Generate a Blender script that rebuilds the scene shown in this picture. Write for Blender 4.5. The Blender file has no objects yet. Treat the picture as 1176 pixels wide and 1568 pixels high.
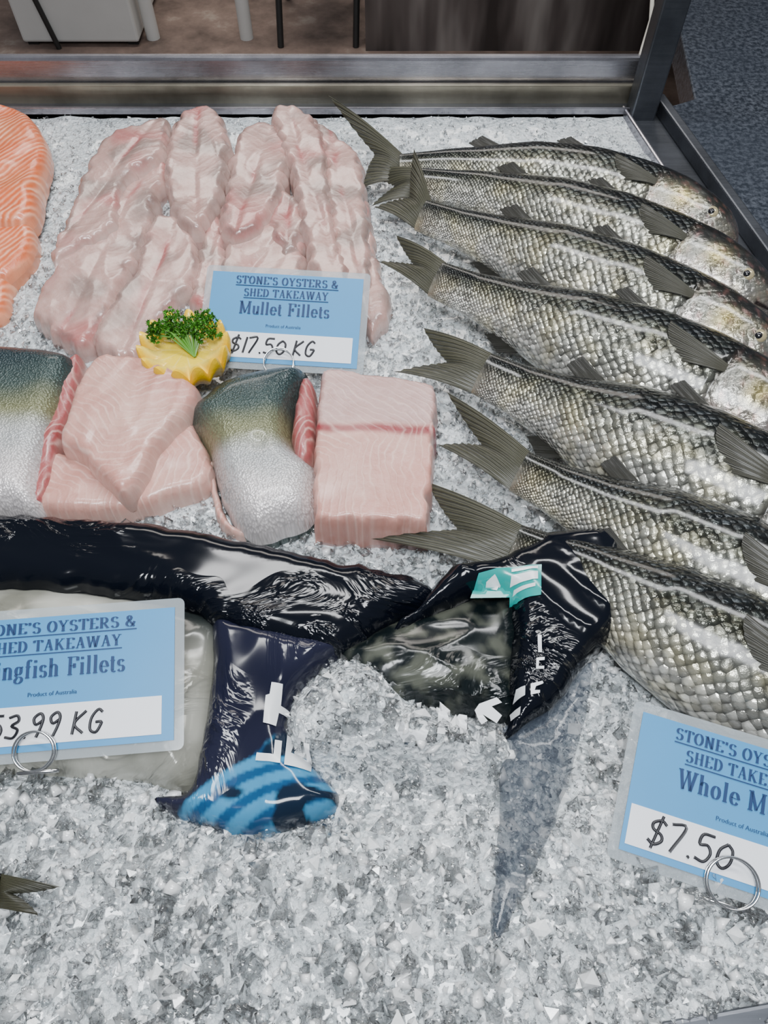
import bpy, math, random
import numpy as np
from mathutils import Vector, Matrix, noise
from mathutils.geometry import delaunay_2d_cdt
from mathutils.bvhtree import BVHTree
random.seed(5); rng=np.random.default_rng(5)
S=bpy.context.scene
# ---------------- camera -----------------
PITCH=math.radians(57); FPX=1132.0; CX,CY=588.0,784.0; HC=0.5
cd=bpy.data.cameras.new("camera"); cam=bpy.data.objects.new("camera",cd); S.collection.objects.link(cam)
cam.location=(0,0,HC); cam.rotation_euler=(math.pi/2-PITCH,0,0)
cd.sensor_fit='VERTICAL'; cd.sensor_height=36; cd.lens=36*FPX/1568; cd.clip_start=.01; cd.clip_end=60
S.camera=cam
sp,cp=math.sin(PITCH),math.cos(PITCH)
def P(px,py,z=0.0):
    dx=px-CX; dy=py-CY
    d=Vector((dx, -dy*sp+FPX*cp, -dy*cp-FPX*sp))
    t=(z-HC)/d.z
    return Vector((d.x*t,d.y*t,z))
def PY(px,py,y):
    dx=px-CX; dy=py-CY
    d=Vector((dx, -dy*sp+FPX*cp, -dy*cp-FPX*sp)); t=y/d.y
    return Vector((d.x*t,y,HC+d.z*t))
# ---------------- node helpers -----------------
class NT:
    def __init__(s,name):
        s.mat=bpy.data.materials.new(name); s.mat.use_nodes=True
        s.t=s.mat.node_tree; s.b=s.t.nodes["Principled BSDF"]; s.out=s.t.nodes["Material Output"]
    def n(s,typ,**k):
        nd=s.t.nodes.new(typ)
        for a,v in k.items(): setattr(nd,a,v)
        return nd
    def l(s,a,b): s.t.links.new(a,b)
    def math(s,op,a,b=None,c=None):
        nd=s.t.nodes.new("ShaderNodeMath"); nd.operation=op
        for i,x in enumerate((a,b,c)):
            if x is None: continue
            if isinstance(x,(int,float)): nd.inputs[i].default_value=x
            else: s.l(x,nd.inputs[i])
        return nd.outputs[0]
    def mix(s,fac,a,b,mode='MIX'):
        nd=s.t.nodes.new("ShaderNodeMix"); nd.data_type='RGBA'; nd.blend_type=mode
        for sock,x in ((nd.inputs[0],fac),(nd.inputs[6],a),(nd.inputs[7],b)):
            if isinstance(x,(int,float)): sock.default_value=x
            elif isinstance(x,tuple): sock.default_value=(x[0],x[1],x[2],1)
            else: s.l(x,sock)
        return nd.outputs[2]
    def ramp(s,fac,stops):
        nd=s.t.nodes.new("ShaderNodeValToRGB"); cr=nd.color_ramp
        while len(cr.elements)<len(stops): cr.elements.new(.5)
        for e,(p,c) in zip(cr.elements,stops):
            e.position=p; e.color=(c[0],c[1],c[2],1) if isinstance(c,tuple) else (c,c,c,1)
        s.l(fac,nd.inputs[0]); return nd.outputs[0]
    def noise(s,vec,scale,detail=3,rough=.5,dist=0):
        nd=s.t.nodes.new("ShaderNodeTexNoise"); nd.inputs["Scale"].default_value=scale
        nd.inputs["Detail"].default_value=detail; nd.inputs["Roughness"].default_value=rough; nd.inputs["Distortion"].default_value=dist
        if vec is not None: s.l(vec,nd.inputs["Vector"])
        return nd.outputs["Fac"]
    def bump(s,h,strength,dist,prev=None):
        nd=s.t.nodes.new("ShaderNodeBump"); nd.inputs["Strength"].default_value=strength; nd.inputs["Distance"].default_value=dist
        s.l(h,nd.inputs["Height"])
        if prev is not None: s.l(prev,nd.inputs["Normal"])
        return nd.outputs[0]
    def set(s,**k):
        for a,v in k.items():
            a=a.replace("_"," ")
            if isinstance(v,(int,float)): s.b.inputs[a].default_value=v
            elif isinstance(v,tuple): s.b.inputs[a].default_value=(v[0],v[1],v[2],1) if len(v)==3 and a!="Subsurface Radius" else v
            else: s.l(v,s.b.inputs[a])
        return s
def simple(name,col,rough=.5,metal=0,nscale=40,namp=.12,bump=0,**k):
    m=NT(name); tc=m.n("ShaderNodeTexCoord").outputs["Object"]
    nf=m.noise(tc,nscale,4)
    lo=tuple(c*(1-namp) for c in col); hi=tuple(min(1,c*(1+namp)) for c in col)
    m.set(Base_Color=m.mix(nf,lo,hi),Roughness=rough,Metallic=metal)
    if bump: m.set(Normal=m.bump(nf,bump,.002))
    m.set(**k)
    return m.mat
def uvn(m,name="UVMap"):
    nd=m.n("ShaderNodeUVMap"); nd.uv_map=name; return nd.outputs[0]
def coln(m):
    nd=m.n("ShaderNodeVertexColor"); nd.layer_name="Col"; return nd
# ---- materials
def mat_fish():
    m=NT("mullet_skin"); c=coln(m); uv=uvn(m)
    mp=m.n("ShaderNodeMapping"); mp.inputs["Rotation"].default_value=(0,0,math.pi/4); m.l(uv,mp.inputs[0])
    v=m.n("ShaderNodeTexVoronoi"); v.voronoi_dimensions='2D'; v.inputs["Scale"].default_value=1.41; v.inputs["Randomness"].default_value=.42; m.l(mp.outputs[0],v.inputs["Vector"])
    d=v.outputs["Distance"]; sep=m.n("ShaderNodeSeparateColor"); m.l(v.outputs["Color"],sep.inputs[0])
    rnd=sep.outputs[0]; rnd2=sep.outputs[1]
    h=m.math('SUBTRACT',1.0,m.math('MULTIPLY',d,d))
    br=m.math('ADD',.58,m.math('MULTIPLY',m.math('MULTIPLY',rnd,rnd),1.2))  # random brighter scales: silver sparkles painted into the colour
    edge=m.ramp(d,[(0.0,1.0),(.36,.92),(.60,.50)])
    mod=m.math('MULTIPLY',br,edge)
    mm=m.n("ShaderNodeMix"); mm.data_type='FLOAT'; mm.inputs[2].default_value=1.0; m.l(c.outputs["Alpha"],mm.inputs[0]); m.l(mod,mm.inputs[3])
    cc=m.n("ShaderNodeCombineColor"); [m.l(mm.outputs[0],cc.inputs[i]) for i in range(3)]
    col=m.mix(1.0,c.outputs["Color"],cc.outputs[0],'MULTIPLY')
    tc=m.n("ShaderNodeTexCoord").outputs["Object"]
    nz=m.ramp(m.noise(tc,38,4),[(.45,0.0),(.7,1.0)])
    col=m.mix(m.math('MULTIPLY',nz,.5),col,m.mix(1.0,col,(1.3,1.15,.65),'MULTIPLY'))  # yellowish sheen painted into the colour in patches
    hh=m.math('MULTIPLY',h,c.outputs["Alpha"])
    hh=m.math('ADD',hh,m.math('MULTIPLY',m.math('MULTIPLY',rnd,c.outputs["Alpha"]),.7))
    b=m.bump(hh,.75,.0032); b=m.bump(m.noise(tc,300,3,.6),.5,.0012,b); b=m.bump(m.noise(tc,70,2),.5,.005,b)
    rr=m.math('ADD',.16,m.math('MULTIPLY',rnd2,.2))
    m.set(Base_Color=col,Roughness=rr,Metallic=.62,Normal=b,Coat_Weight=.45,Coat_Roughness=.12)
    return m.mat
def mat_fin():
    m=NT("fin_membrane"); uv=uvn(m); c=coln(m)
    sx=m.n("ShaderNodeSeparateXYZ"); m.l(uv,sx.inputs[0])
    nz=m.noise(uv,9,4)
    w=m.math('SINE',m.math('ADD',m.math('MULTIPLY',sx.outputs[0],math.tau*30),m.math('MULTIPLY',nz,2.0)))
    w=m.math('ADD',.5,m.math('MULTIPLY',w,.5))
    k=m.mix(w,(.5,.5,.5),(1.4,1.35,1.1))
    col=m.mix(1.0,c.outputs["Color"],k,'MULTIPLY'); col=m.mix(m.math('MULTIPLY',nz,.4),col,(.02,.02,.017))
    al=m.math('SUBTRACT',1.0,m.math('MULTIPLY',m.math('MULTIPLY',sx.outputs[1],m.math('SUBTRACT',1.0,w)),.22))
    m.set(Base_Color=col,Roughness=.45,Normal=m.bump(w,.5,.001),Coat_Weight=.1,Coat_Roughness=.2,Alpha=al,Specular_IOR_Level=.35)
    return m.mat
def mat_flesh(name,freq,vk,line,lstr,rough=.32,sss=.12,ndist=3.0,bump=.3,power=6,coat=.4):
    m=NT(name); c=coln(m); uv=uvn(m); sx=m.n("ShaderNodeSeparateXYZ"); m.l(uv,sx.inputs[0])
    nz=m.noise(uv,18,3)
    ax=m.math('ADD',m.math('ADD',m.math('MULTIPLY',sx.outputs[0],freq),m.math('MULTIPLY',m.math('ABSOLUTE',sx.outputs[1]),freq*vk)),m.math('MULTIPLY',nz,ndist))
    w=m.math('POWER',m.math('ABSOLUTE',m.math('SINE',m.math('MULTIPLY',ax,math.pi))),power)
    fine=m.noise(uv,160,5,.6)
    patch=m.ramp(m.noise(uv,30,3),[(.35,.1),(.65,1.0)])
    fac=m.math('MULTIPLY',m.math('MULTIPLY',w,lstr),patch)
    blot=m.ramp(m.noise(uv,55,5,.6,1.0),[(.4,0.0),(.7,1.0)])
    base=m.mix(m.math('MULTIPLY',blot,.5),c.outputs["Color"],m.mix(1.0,c.outputs["Color"],(.74,.58,.56),'MULTIPLY'))
    col=m.mix(fac,base,line)
    b=m.bump(w,bump,.0008); b=m.bump(fine,.5,.0016,b); b=m.bump(m.noise(uv,50,3),.3,.003,b)
    m.set(Base_Color=col,Roughness=rough,Normal=b,Subsurface_Weight=sss,Subsurface_Scale=.004,Coat_Weight=coat,Coat_Roughness=.12)
    m.b.inputs["Subsurface Radius"].default_value=(1,.35,.25)
    return m.mat
def mat_skin():
    m=NT("kingfish_skin"); c=coln(m); uv=uvn(m)
    v=m.n("ShaderNodeTexVoronoi"); v.inputs["Scale"].default_value=620; m.l(uv,v.inputs["Vector"])
    nz=m.noise(uv,45,5,.6); 
    col=m.mix(m.math('MULTIPLY',nz,.5),c.outputs["Color"],m.mix(1.0,c.outputs["Color"],(1.5,1.5,1.4),'MULTIPLY'))
    col=m.mix(m.ramp(v.outputs["Distance"],[(.3,0.0),(.8,.45)]),col,m.mix(1.0,col,(.4,.4,.4),'MULTIPLY'))
    m.set(Base_Color=col,Roughness=.30,Metallic=.3,Normal=m.bump(nz,.35,.003,m.bump(v.outputs["Distance"],.6,.0014)),Coat_Weight=.35,Coat_Roughness=.15)
    return m.mat
def mat_bag(name,windowed=False):
    m=NT(name); c=coln(m); uv=uvn(m)
    mp=m.n("ShaderNodeMapping"); mp.inputs["Scale"].default_value=(1,1.8,1); mp.inputs["Rotation"].default_value=(0,0,.5); m.l(uv,mp.inputs[0])
    a=m.noise(mp.outputs[0],13,4,.5,1.6); r=m.math('ABSOLUTE',m.math('SUBTRACT',a,.5)); r=m.ramp(r,[(0,1.0),(.04,.45),(.12,0.0)])
    area_=m.ramp(m.noise(uv,9,2),[(.50,0.0),(.66,1.0)])
    r=m.math('MULTIPLY',r,area_)
    a2=m.noise(mp.outputs[0],8,2,.5,.5)
    b=m.bump(r,.7,.0032); b=m.bump(a2,.35,.02,b)
    m.set(Base_Color=c.outputs["Color"],Roughness=.12,Normal=b,Specular_IOR_Level=.34)
    if windowed: m.set(Metallic=.1,Coat_Weight=.25,Coat_Roughness=.1,Roughness=.2)
    return m.mat
M_fish=mat_fish(); M_fin=mat_fin()
M_mul=mat_flesh("mullet_flesh",70,.8,(.56,.40,.36),.12,rough=.26,coat=.6)
M_king=mat_flesh("kingfish_flesh",140,.5,(.74,.55,.48),.42,ndist=6,power=10,coat=.3)
M_salm=mat_flesh("salmon_flesh",120,.9,(.88,.46,.30),.85,ndist=3,power=3,bump=.6)
M_skin=mat_skin(); M_bag=mat_bag("bag_film"); M_bagwin=mat_bag("bag_window_film",True)
M_eye=simple("eye_iris",(.35,.3,.18),.15,.3,200); M_pup=simple("eye_pupil",(.008,.008,.01),.05,0,50)
# ---------------- mesh builder -----------------
class MB:
    def __init__(s): s.v=[];s.f=[];s.m=[];s.uv=[];s.c=[]
    def add(s,V,F,U,C,mat):
        o=len(s.v); s.v+= [tuple(x) for x in V]; s.uv+=[tuple(x) for x in U]; s.c+=[tuple(x) for x in C]
        for f in F: s.f.append(tuple(i+o for i in f)); s.m.append(mat)
    def grid(s,G,U,C,mat,flip=False):
        n=len(G);k=len(G[0]); V=[p for r in G for p in r]; UU=[p for r in U for p in r]; CC=[p for r in C for p in r]
        F=[]
        for i in range(n-1):
            for j in range(k-1):
                q=(i*k+j,i*k+j+1,(i+1)*k+j+1,(i+1)*k+j); F.append(q[::-1] if flip else q)
        s.add(V,F,UU,CC,mat)
    def sphere(s,c,r,ax,mat,col,n=16,mm=12):
        X,Y,Z=ax; G=[];U=[];C=[]
        for i in range(mm+1):
            th=math.pi*i/mm; row=[]
            for j in range(n+1):
                ph=math.tau*j/n
                row.append(c+X*(r[0]*math.sin(th)*math.cos(ph))+Y*(r[1]*math.sin(th)*math.sin(ph))+Z*(r[2]*math.cos(th)))
            G.append(row);U.append([(i/mm,j/n) for j in range(n+1)]);C.append([col]*(n+1))
        s.grid(G,U,C,mat)
    def tube(s,pts,rad,mat,col,n=10):
        pts=[Vector(p) for p in pts]; G=[];U=[];C=[]
        for i,p in enumerate(pts):
            t=(pts[min(i+1,len(pts)-1)]-pts[max(i-1,0)]).normalized()
            a=t.orthogonal().normalized() if i==0 else (a-t*a.dot(t)).normalized()
            b=t.cross(a); r=rad[i] if isinstance(rad,(list,tuple)) else rad
            G.append([p+a*(r*math.cos(math.tau*j/n))+b*(r*math.sin(math.tau*j/n)) for j in range(n+1)])
            U.append([(i,j/n) for j in range(n+1)]);C.append([col]*(n+1))
        s.grid(G,U,C,mat,True)
    def build(s,name,mats,smooth=True,parent=None):
        me=bpy.data.meshes.new(name); me.from_pydata(s.v,[],s.f)
        for m in mats: me.materials.append(m)
        me.polygons.foreach_set("material_index",s.m); me.polygons.foreach_set("use_smooth",[smooth]*len(s.f))
        li=np.zeros(len(me.loops),dtype=np.int32); me.loops.foreach_get("vertex_index",li)
        ul=me.uv_layers.new(name="UVMap"); ul.data.foreach_set("uv",np.array(s.uv,dtype=np.float32)[li].ravel())
        ca=me.color_attributes.new("Col",'FLOAT_COLOR','POINT')
        C=np.array([(c+(1,))[:4] if len(c)==3 else c for c in s.c],dtype=np.float32); ca.data.foreach_set("color",C.ravel())
        me.update(); ob=bpy.data.objects.new(name,me); S.collection.objects.link(ob)
        if parent: ob.parent=parent
        return ob
def catmull(pts,n,closed=False):
    pts=[np.array(p,float) for p in pts]; N=len(pts); out=[]
    segs=N if closed else N-1
    for i in range(segs):
        if closed: p0,p1,p2,p3=[pts[(i+k)%N] for k in (-1,0,1,2)]
        else:
            p1,p2=pts[i],pts[i+1]; p0=pts[i-1] if i>0 else 2*p1-p2; p3=pts[i+2] if i+2<N else 2*p2-p1
        for k in range(24):
            t=k/24; out.append(.5*((2*p1)+(-p0+p2)*t+(2*p0-5*p1+4*p2-p3)*t*t+(-p0+3*p1-3*p2+p3)*t**3))
    out.append(out[0] if closed else pts[-1]); out=np.array(out)
    L=np.r_[0,np.cumsum(np.linalg.norm(np.diff(out,axis=0),axis=1))]
    q=np.linspace(0,L[-1],n+1 if closed else n)
    R=np.stack([np.interp(q,L,out[:,k]) for k in range(out.shape[1])],1)
    return (R[:-1] if closed else R),L[-1]
def mixc(a,b,t):
    t=max(0,min(1,t)); return tuple(x+(y-x)*t for x,y in zip(a,b))
def sm(a,b,x):
    t=max(0,min(1,(x-a)/(b-a))); return t*t*(3-2*t)
# ---------------- fish -----------------
def fin(mb,root,tip,col,mat=1,m=8,bow=Vector((0,0,0)),th=.0006):
    n=len(root)
    for sgn in (1,-1):
        G=[];U=[];C=[]
        for i in range(n):
            u=i/(n-1); row=[]
            for j in range(m+1):
                v=j/m; p=root[i].lerp(tip[i],v)+bow*(math.sin(v*math.pi)); p=p+Vector((0,0,th*sgn*(1-v)+.0010*math.sin(i*2.1)*v))
                row.append(p)
            G.append(row); U.append([(u,j/m) for j in range(m+1)]); C.append([mixc(col,tuple(c*.45 for c in col),j/m*.8) for j in range(m+1)])
        mb.grid(G,U,C,mat,sgn<0)
def fish(name,cl,tips,H=.086,z=.034,roll=28,tz=(.02,.02),seed=0,wk=.78,fins=True,rows=33,tint=1.0,fork=.5):
    mb=MB(); N=150; K=64
    pts=[P(x,y,z) for x,y in cl]
    R,L=catmull([tuple(p) for p in pts],N)
    ts=[0,.1,.22,.38,.55,.7,.8,.88,.94,.98,1.0]
    hs=[.36,.41,.56,.86,1.0,.99,.93,.80,.62,.38,.05]
    ws=[.14,.22,.40,.66,.76,.76,.74,.66,.52,.32,.04]
    tt=np.linspace(0,1,N); 
    def sp_(xs,ys):
        a=np.interp(tt,xs,ys); k=np.array([1,2,3,2,1])/9; b=np.convolve(np.pad(a,2,mode='edge'),k,'valid'); b[-3:]=a[-3:]; return b
    hh=sp_(ts,hs)*H/2; ww=sp_(ts,ws)*H*wk/.78/2*1.05
    r=math.radians(roll); G=[];U=[];C=[]; uacc=0; frames=[]
    for i in range(N):
        c=Vector(R[i]); T=Vector(R[min(i+1,N-1)]-R[max(i-1,0)]).normalized()
        Nn=Vector((-T.y,T.x,0)).normalized()
        if Nn.y<0: Nn=-Nn
        Z=Vector((0,0,1)); D=Nn*math.cos(r)+Z*math.sin(r); Sd=Z*math.cos(r)-Nn*math.sin(r)
        frames.append((c,T,D,Sd,hh[i],ww[i]))
        circ=2*math.pi*math.sqrt((hh[i]**2+ww[i]**2)/2); 
        uacc+= (L/N)*rows/max(circ,.05)*.9
        row=[];ur=[];cr=[]; t=tt[i]
        for j in range(K+1):
            a=-math.pi/2+math.tau*j/K; ca,sa=math.cos(a),math.sin(a)
            ca2=math.copysign(abs(ca)**.92,ca); sa2=math.copysign(abs(sa)**.92,sa)
            bulge=1.0
            ot=.765-.035*(1-ca*ca)
            g=math.exp(-((t-ot)/.006)**2)*(1 if -.75<ca<.7 else 0)
            bulge-=.06*g
            row.append(c+D*(ca2*hh[i]*bulge)+Sd*(sa2*ww[i]*bulge)); ur.append((uacc,a/math.tau*rows))
            nz=noise.noise(Vector((t*9+seed*7,ca*3,seed)))*.2+noise.noise(Vector((t*30,ca*9,seed*3)))*.12
            k=ca+nz
            dark=(.010,.013,.015); olive=(.055,.060,.048); silver=(.35,.35,.30); belly=(.66,.65,.60)
            col=mixc(dark,olive,sm(.66,.32,k)); col=mixc(col,silver,sm(.43,-.15,k)); col=mixc(col,belly,sm(-.15,-.7,k))
            al=1.0
            hd=sm(.745,.785,t+.035*(1-ca*ca)+.0)
            if hd>0:
                hc=mixc((.02,.021,.021),(.17,.17,.15),sm(.75,.2,k)); hc=mixc(hc,(.34,.31,.29),sm(.15,-.4,k))
                gold=math.exp(-((t-.83)/.03)**2-((ca-.22)/.22)**2); hc=mixc(hc,(.34,.28,.09),gold*.7)
                snout=sm(.93,1,t); hc=mixc(hc,(.16,.14,.13),snout*.6)
                bl_=noise.noise(Vector((t*60,ca*8,seed+4))); hc=mixc(hc,(.36,.17,.16),sm(.1,.6,bl_)*.35)
                l2=math.exp(-((t-(.865-.03*(1-(ca+.3)**2)))/.005)**2)*(1 if -.8<ca<.3 else 0); hc=mixc(hc,(.05,.045,.04),l2*.7)
                col=mixc(col,hc,hd); al=1-hd*.8
            col=mixc(col,(.05,.045,.04),g*.85)
            if t>.955 and abs(ca+.2)<.10 and t<.995: col=(.03,.02,.02)
            col=mixc(col,mixc((.03,.032,.03),(.28,.25,.20),sm(.6,-.6,ca)),sm(.10,0,t)*.8)
            col=tuple(x*tint for x in col)
            row_al=al*sm(0,.03,t)
            cr.append(col+(row_al,))
        G.append(row);U.append(ur);C.append(cr)
    flip=(Vector(R[5])-Vector(R[0])).x<0
    mb.grid(G,U,C,0,flip)
    c,T,D,Sd,h,w=frames[2]
    A=P(*tips[0],tz[0]); B=P(*tips[1],tz[1]); n=41; root=[];tip=[]
    for i in range(n):
        u=i/(n-1); root.append(c+D*(h*.95*(1-2*u))-T*.001)
        q=A.lerp(B,u); mid=c; f=fork*(1-abs(2*u-1)**1.3)
        q=q+(mid-q)*f
        tip.append(q)
    fin(mb,root,tip,(.055,.055,.038),m=14,bow=Vector((0,0,.004)))
    if fins:
        def at(t): return frames[min(N-1,int(t*N))]
        for (t0,t1,l,back,sd) in ((.22,.29,.12,.26,1),(.46,.53,.12,.28,1),(.21,.29,.08,.2,-1)):
            root=[];tip=[]
            for i in range(9):
                u=i/8; c,T,D,Sd,h,w=at(t0+(t1-t0)*u); rt=c+D*(h*.96*sd)+Sd*(w*.10); root.append(rt)
                tip.append(rt+(D*sd*(l*H*(.5+.5*u))-T*(back*H*(.5+.5*u)))+Sd*(-.002))
            fin(mb,root,tip,(.03,.03,.028),m=6)
        c,T,D,Sd,h,w=at(.735); root=[];tip=[]
        for i in range(17):
            u=i/16; rt=c+D*(h*(.38-.14*u))+Sd*(w*.95); root.append(rt)
            tip.append(rt-T*(H*.58*(1-.40*u*u))+D*(H*(.12-.20*u))+Sd*(.002)) 
        fin(mb,root,tip,(.06,.06,.05),m=8,bow=Sd*.003)
        for t0 in (.905,):
            c,T,D,Sd,h,w=at(t0); e=c+D*(h*.30)+Sd*(w*.88)
            mb.sphere(e,(.0066,.0066,.0035),(T,D,Sd),2,(.3,.3,.2)); mb.sphere(e+Sd*.0018,(.0036,.0036,.0024),(T,D,Sd),3,(0,0,0))
    return mb.build(name,[M_fish,M_fin,M_eye,M_pup])
fish("whole_mullet",[(612,258),(700,258),(850,280),(985,316),(1128,376)],[(503,146),(556,288)],H=.084,z=.034,roll=34,tz=(.055,.02),seed=1)
fish("whole_mullet",[(640,280),(745,298),(900,352),(1050,412),(1185,478)],[(560,262),(566,318)],H=.088,z=.036,roll=34,seed=2,tz=(.02,.02))
fish("whole_mullet",[(645,330),(770,374),(920,438),(1060,500),(1205,575)],[(634,228),(572,318)],H=.090,z=.037,roll=34,seed=3,tz=(.055,.03))
fish("whole_mullet",[(668,428),(780,474),(925,535),(1080,600),(1260,695)],[(606,360),(576,400)],H=.096,z=.038,roll=34,seed=4,tz=(.04,.03))
fish("whole_mullet",[(738,572),(860,628),(1010,700),(1176,785),(1350,890)],[(648,502),(602,570)],H=.104,z=.041,roll=32,seed=5,tz=(.035,.03))
fish("whole_mullet",[(795,722),(910,778),(1050,850),(1200,935),(1380,1045)],[(684,600),(670,682)],H=.094,z=.038,roll=32,seed=6,tz=(.03,.03))
fish("whole_mullet",[(785,838),(910,890),(1070,985),(1240,1085),(1400,1185)],[(655,738),(568,826)],H=.098,z=.034,roll=30,seed=7,tz=(.025,.02))
fish("whole_mullet",[(0,1364),(-60,1362),(-160,1365),(-300,1370)],[(93,1358),(60,1402)],H=.05,z=.036,roll=20,seed=8,tz=(.042,.042),fins=False,tint=.5,fork=.7)
# ---------------- pillow slabs -----------------
def dist_poly(Q,B):
    A=B; Bn=np.roll(B,-1,0); d=np.full(len(Q),1e9)
    for a,b in zip(A,Bn):
        ab=b-a; t=np.clip(((Q-a)@ab)/(ab@ab+1e-18),0,1); pr=a+t[:,None]*ab; d=np.minimum(d,np.linalg.norm(Q-pr,axis=1))
    return d
def inside(Q,B):
    x,y=Q[:,0],Q[:,1]; r=np.zeros(len(Q),bool); Bn=np.roll(B,-1,0)
    for a,b in zip(B,Bn):
        if a[1]==b[1]: continue
        c=((a[1]>y)!=(b[1]>y))&(x<(b[0]-a[0])*(y-a[1])/(b[1]-a[1])+a[0]); r^=c
    return r
def tri(outline,step,R=0,smooth=True,jit=0,seed=0):
    if smooth:
        _,L=catmull(outline,8,True); B,_=catmull(outline,max(12,int(L/step)),True)
    else:
        o=[np.array(p,float) for p in outline]; B=[]
        for a,b in zip(o,o[1:]+o[:1]):
            k=max(1,int(np.linalg.norm(b-a)/step)); B+=[a+(b-a)*i/k for i in range(k)]
        B=np.array(B)
    if jit: B=B+np.array([[noise.noise(Vector((p[0]*90,p[1]*90,seed)))*jit,noise.noise(Vector((p[0]*90,p[1]*90,seed+9)))*jit] for p in B])
    lo=B.min(0);hi=B.max(0); gx=np.arange(lo[0],hi[0],step); gy=np.arange(lo[1],hi[1],step*.87)
    Q=np.array([(x+(step/2 if j%2 else 0),y) for j,y in enumerate(gy) for x in gx])
    rings=[]
    if R>0:
        nr=np.roll(B,-1,0)-np.roll(B,1,0); nr=np.stack([-nr[:,1],nr[:,0]],1); nr/=np.linalg.norm(nr,axis=1)[:,None]+1e-9
        if not inside(B[:1]+nr[:1]*1e-4,B)[0]: nr=-nr
        for o in (.08,.28,.6):
            if o*R<step*1.2:
                q=B+nr*o*R; ok=inside(q,B)&(dist_poly(q,B)>.85*o*R); rings.append(q[ok])
    mx=min(R*.7 if R*.6<step*1.2 else R*.28,step*1.6) if R else 0
    Q=Q[inside(Q,B)]; Q=Q[dist_poly(Q,B)>max(step*.55,mx)]
    allp=np.vstack([B]+rings+[Q]); nb=len(B)
    r=delaunay_2d_cdt([Vector(p) for p in allp],[(i,(i+1)%nb) for i in range(nb)],[],1,1e-7)
    V=np.array([tuple(v) for v in r[0]]); F=[tuple(f) for f in r[2]]
    return V,F,B
def pillow(mb,out,z,T,R,colfn,mat=0,grain=None,step=.004,und=.002,us=25,jit=.0012,seed=0,skirt=.01,smooth=True,edge=.4,fold=0,hf=None):
    W=[tuple(P(x,y,z+T*edge))[:2] for x,y in out]
    V,F,B=tri(W,step,R,smooth,jit,seed)
    d=dist_poly(V,B); q=np.clip(d/R,0,1); hgt=T*np.sqrt(np.clip(1-(1-q)**2,0,1)); ctr=V.mean(0)
    if grain: g=np.array(P(*grain[1],z))[:2]-np.array(P(*grain[0],z))[:2]; g/=np.linalg.norm(g)
    else: g=np.array([1.,0])
    gp=np.array([-g[1],g[0]])
    VV=[];UU=[];CC=[]
    for p,h,dd,qq in zip(V,hgt,d,q):
        e=und*qq*noise.noise(Vector((p[0]*us,p[1]*us,seed*3.3)))*2
        if fold: 
            f=noise.noise(Vector(((p-ctr)@g*us*.8,(p-ctr)@gp*us*2.2,seed))); e+=fold*qq*(1-2*abs(f))**3
        u=((p-ctr)@g,(p-ctr)@gp)
        if hf: e+=hf(p,qq,u)
        VV.append((p[0],p[1],z+h+e)); UU.append(u); CC.append(colfn(p,dd,qq,u,seed))
    mb.add(VV,F,UU,CC,mat)
    n=len(B); G=[[ (B[i%n][0],B[i%n][1],z) for i in range(n+1)],[(B[i%n][0],B[i%n][1],z-skirt) for i in range(n+1)]]
    c0=colfn(B[0],0,0,(0,0),seed)
    mb.grid(G,[[((B[i%n]-ctr)@g,(B[i%n]-ctr)@gp) for i in range(n+1)]]*2,[[c0]*(n+1)]*2,mat)
def nz2(p,s,k): return noise.noise(Vector((p[0]*s,p[1]*s,k)))
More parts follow.
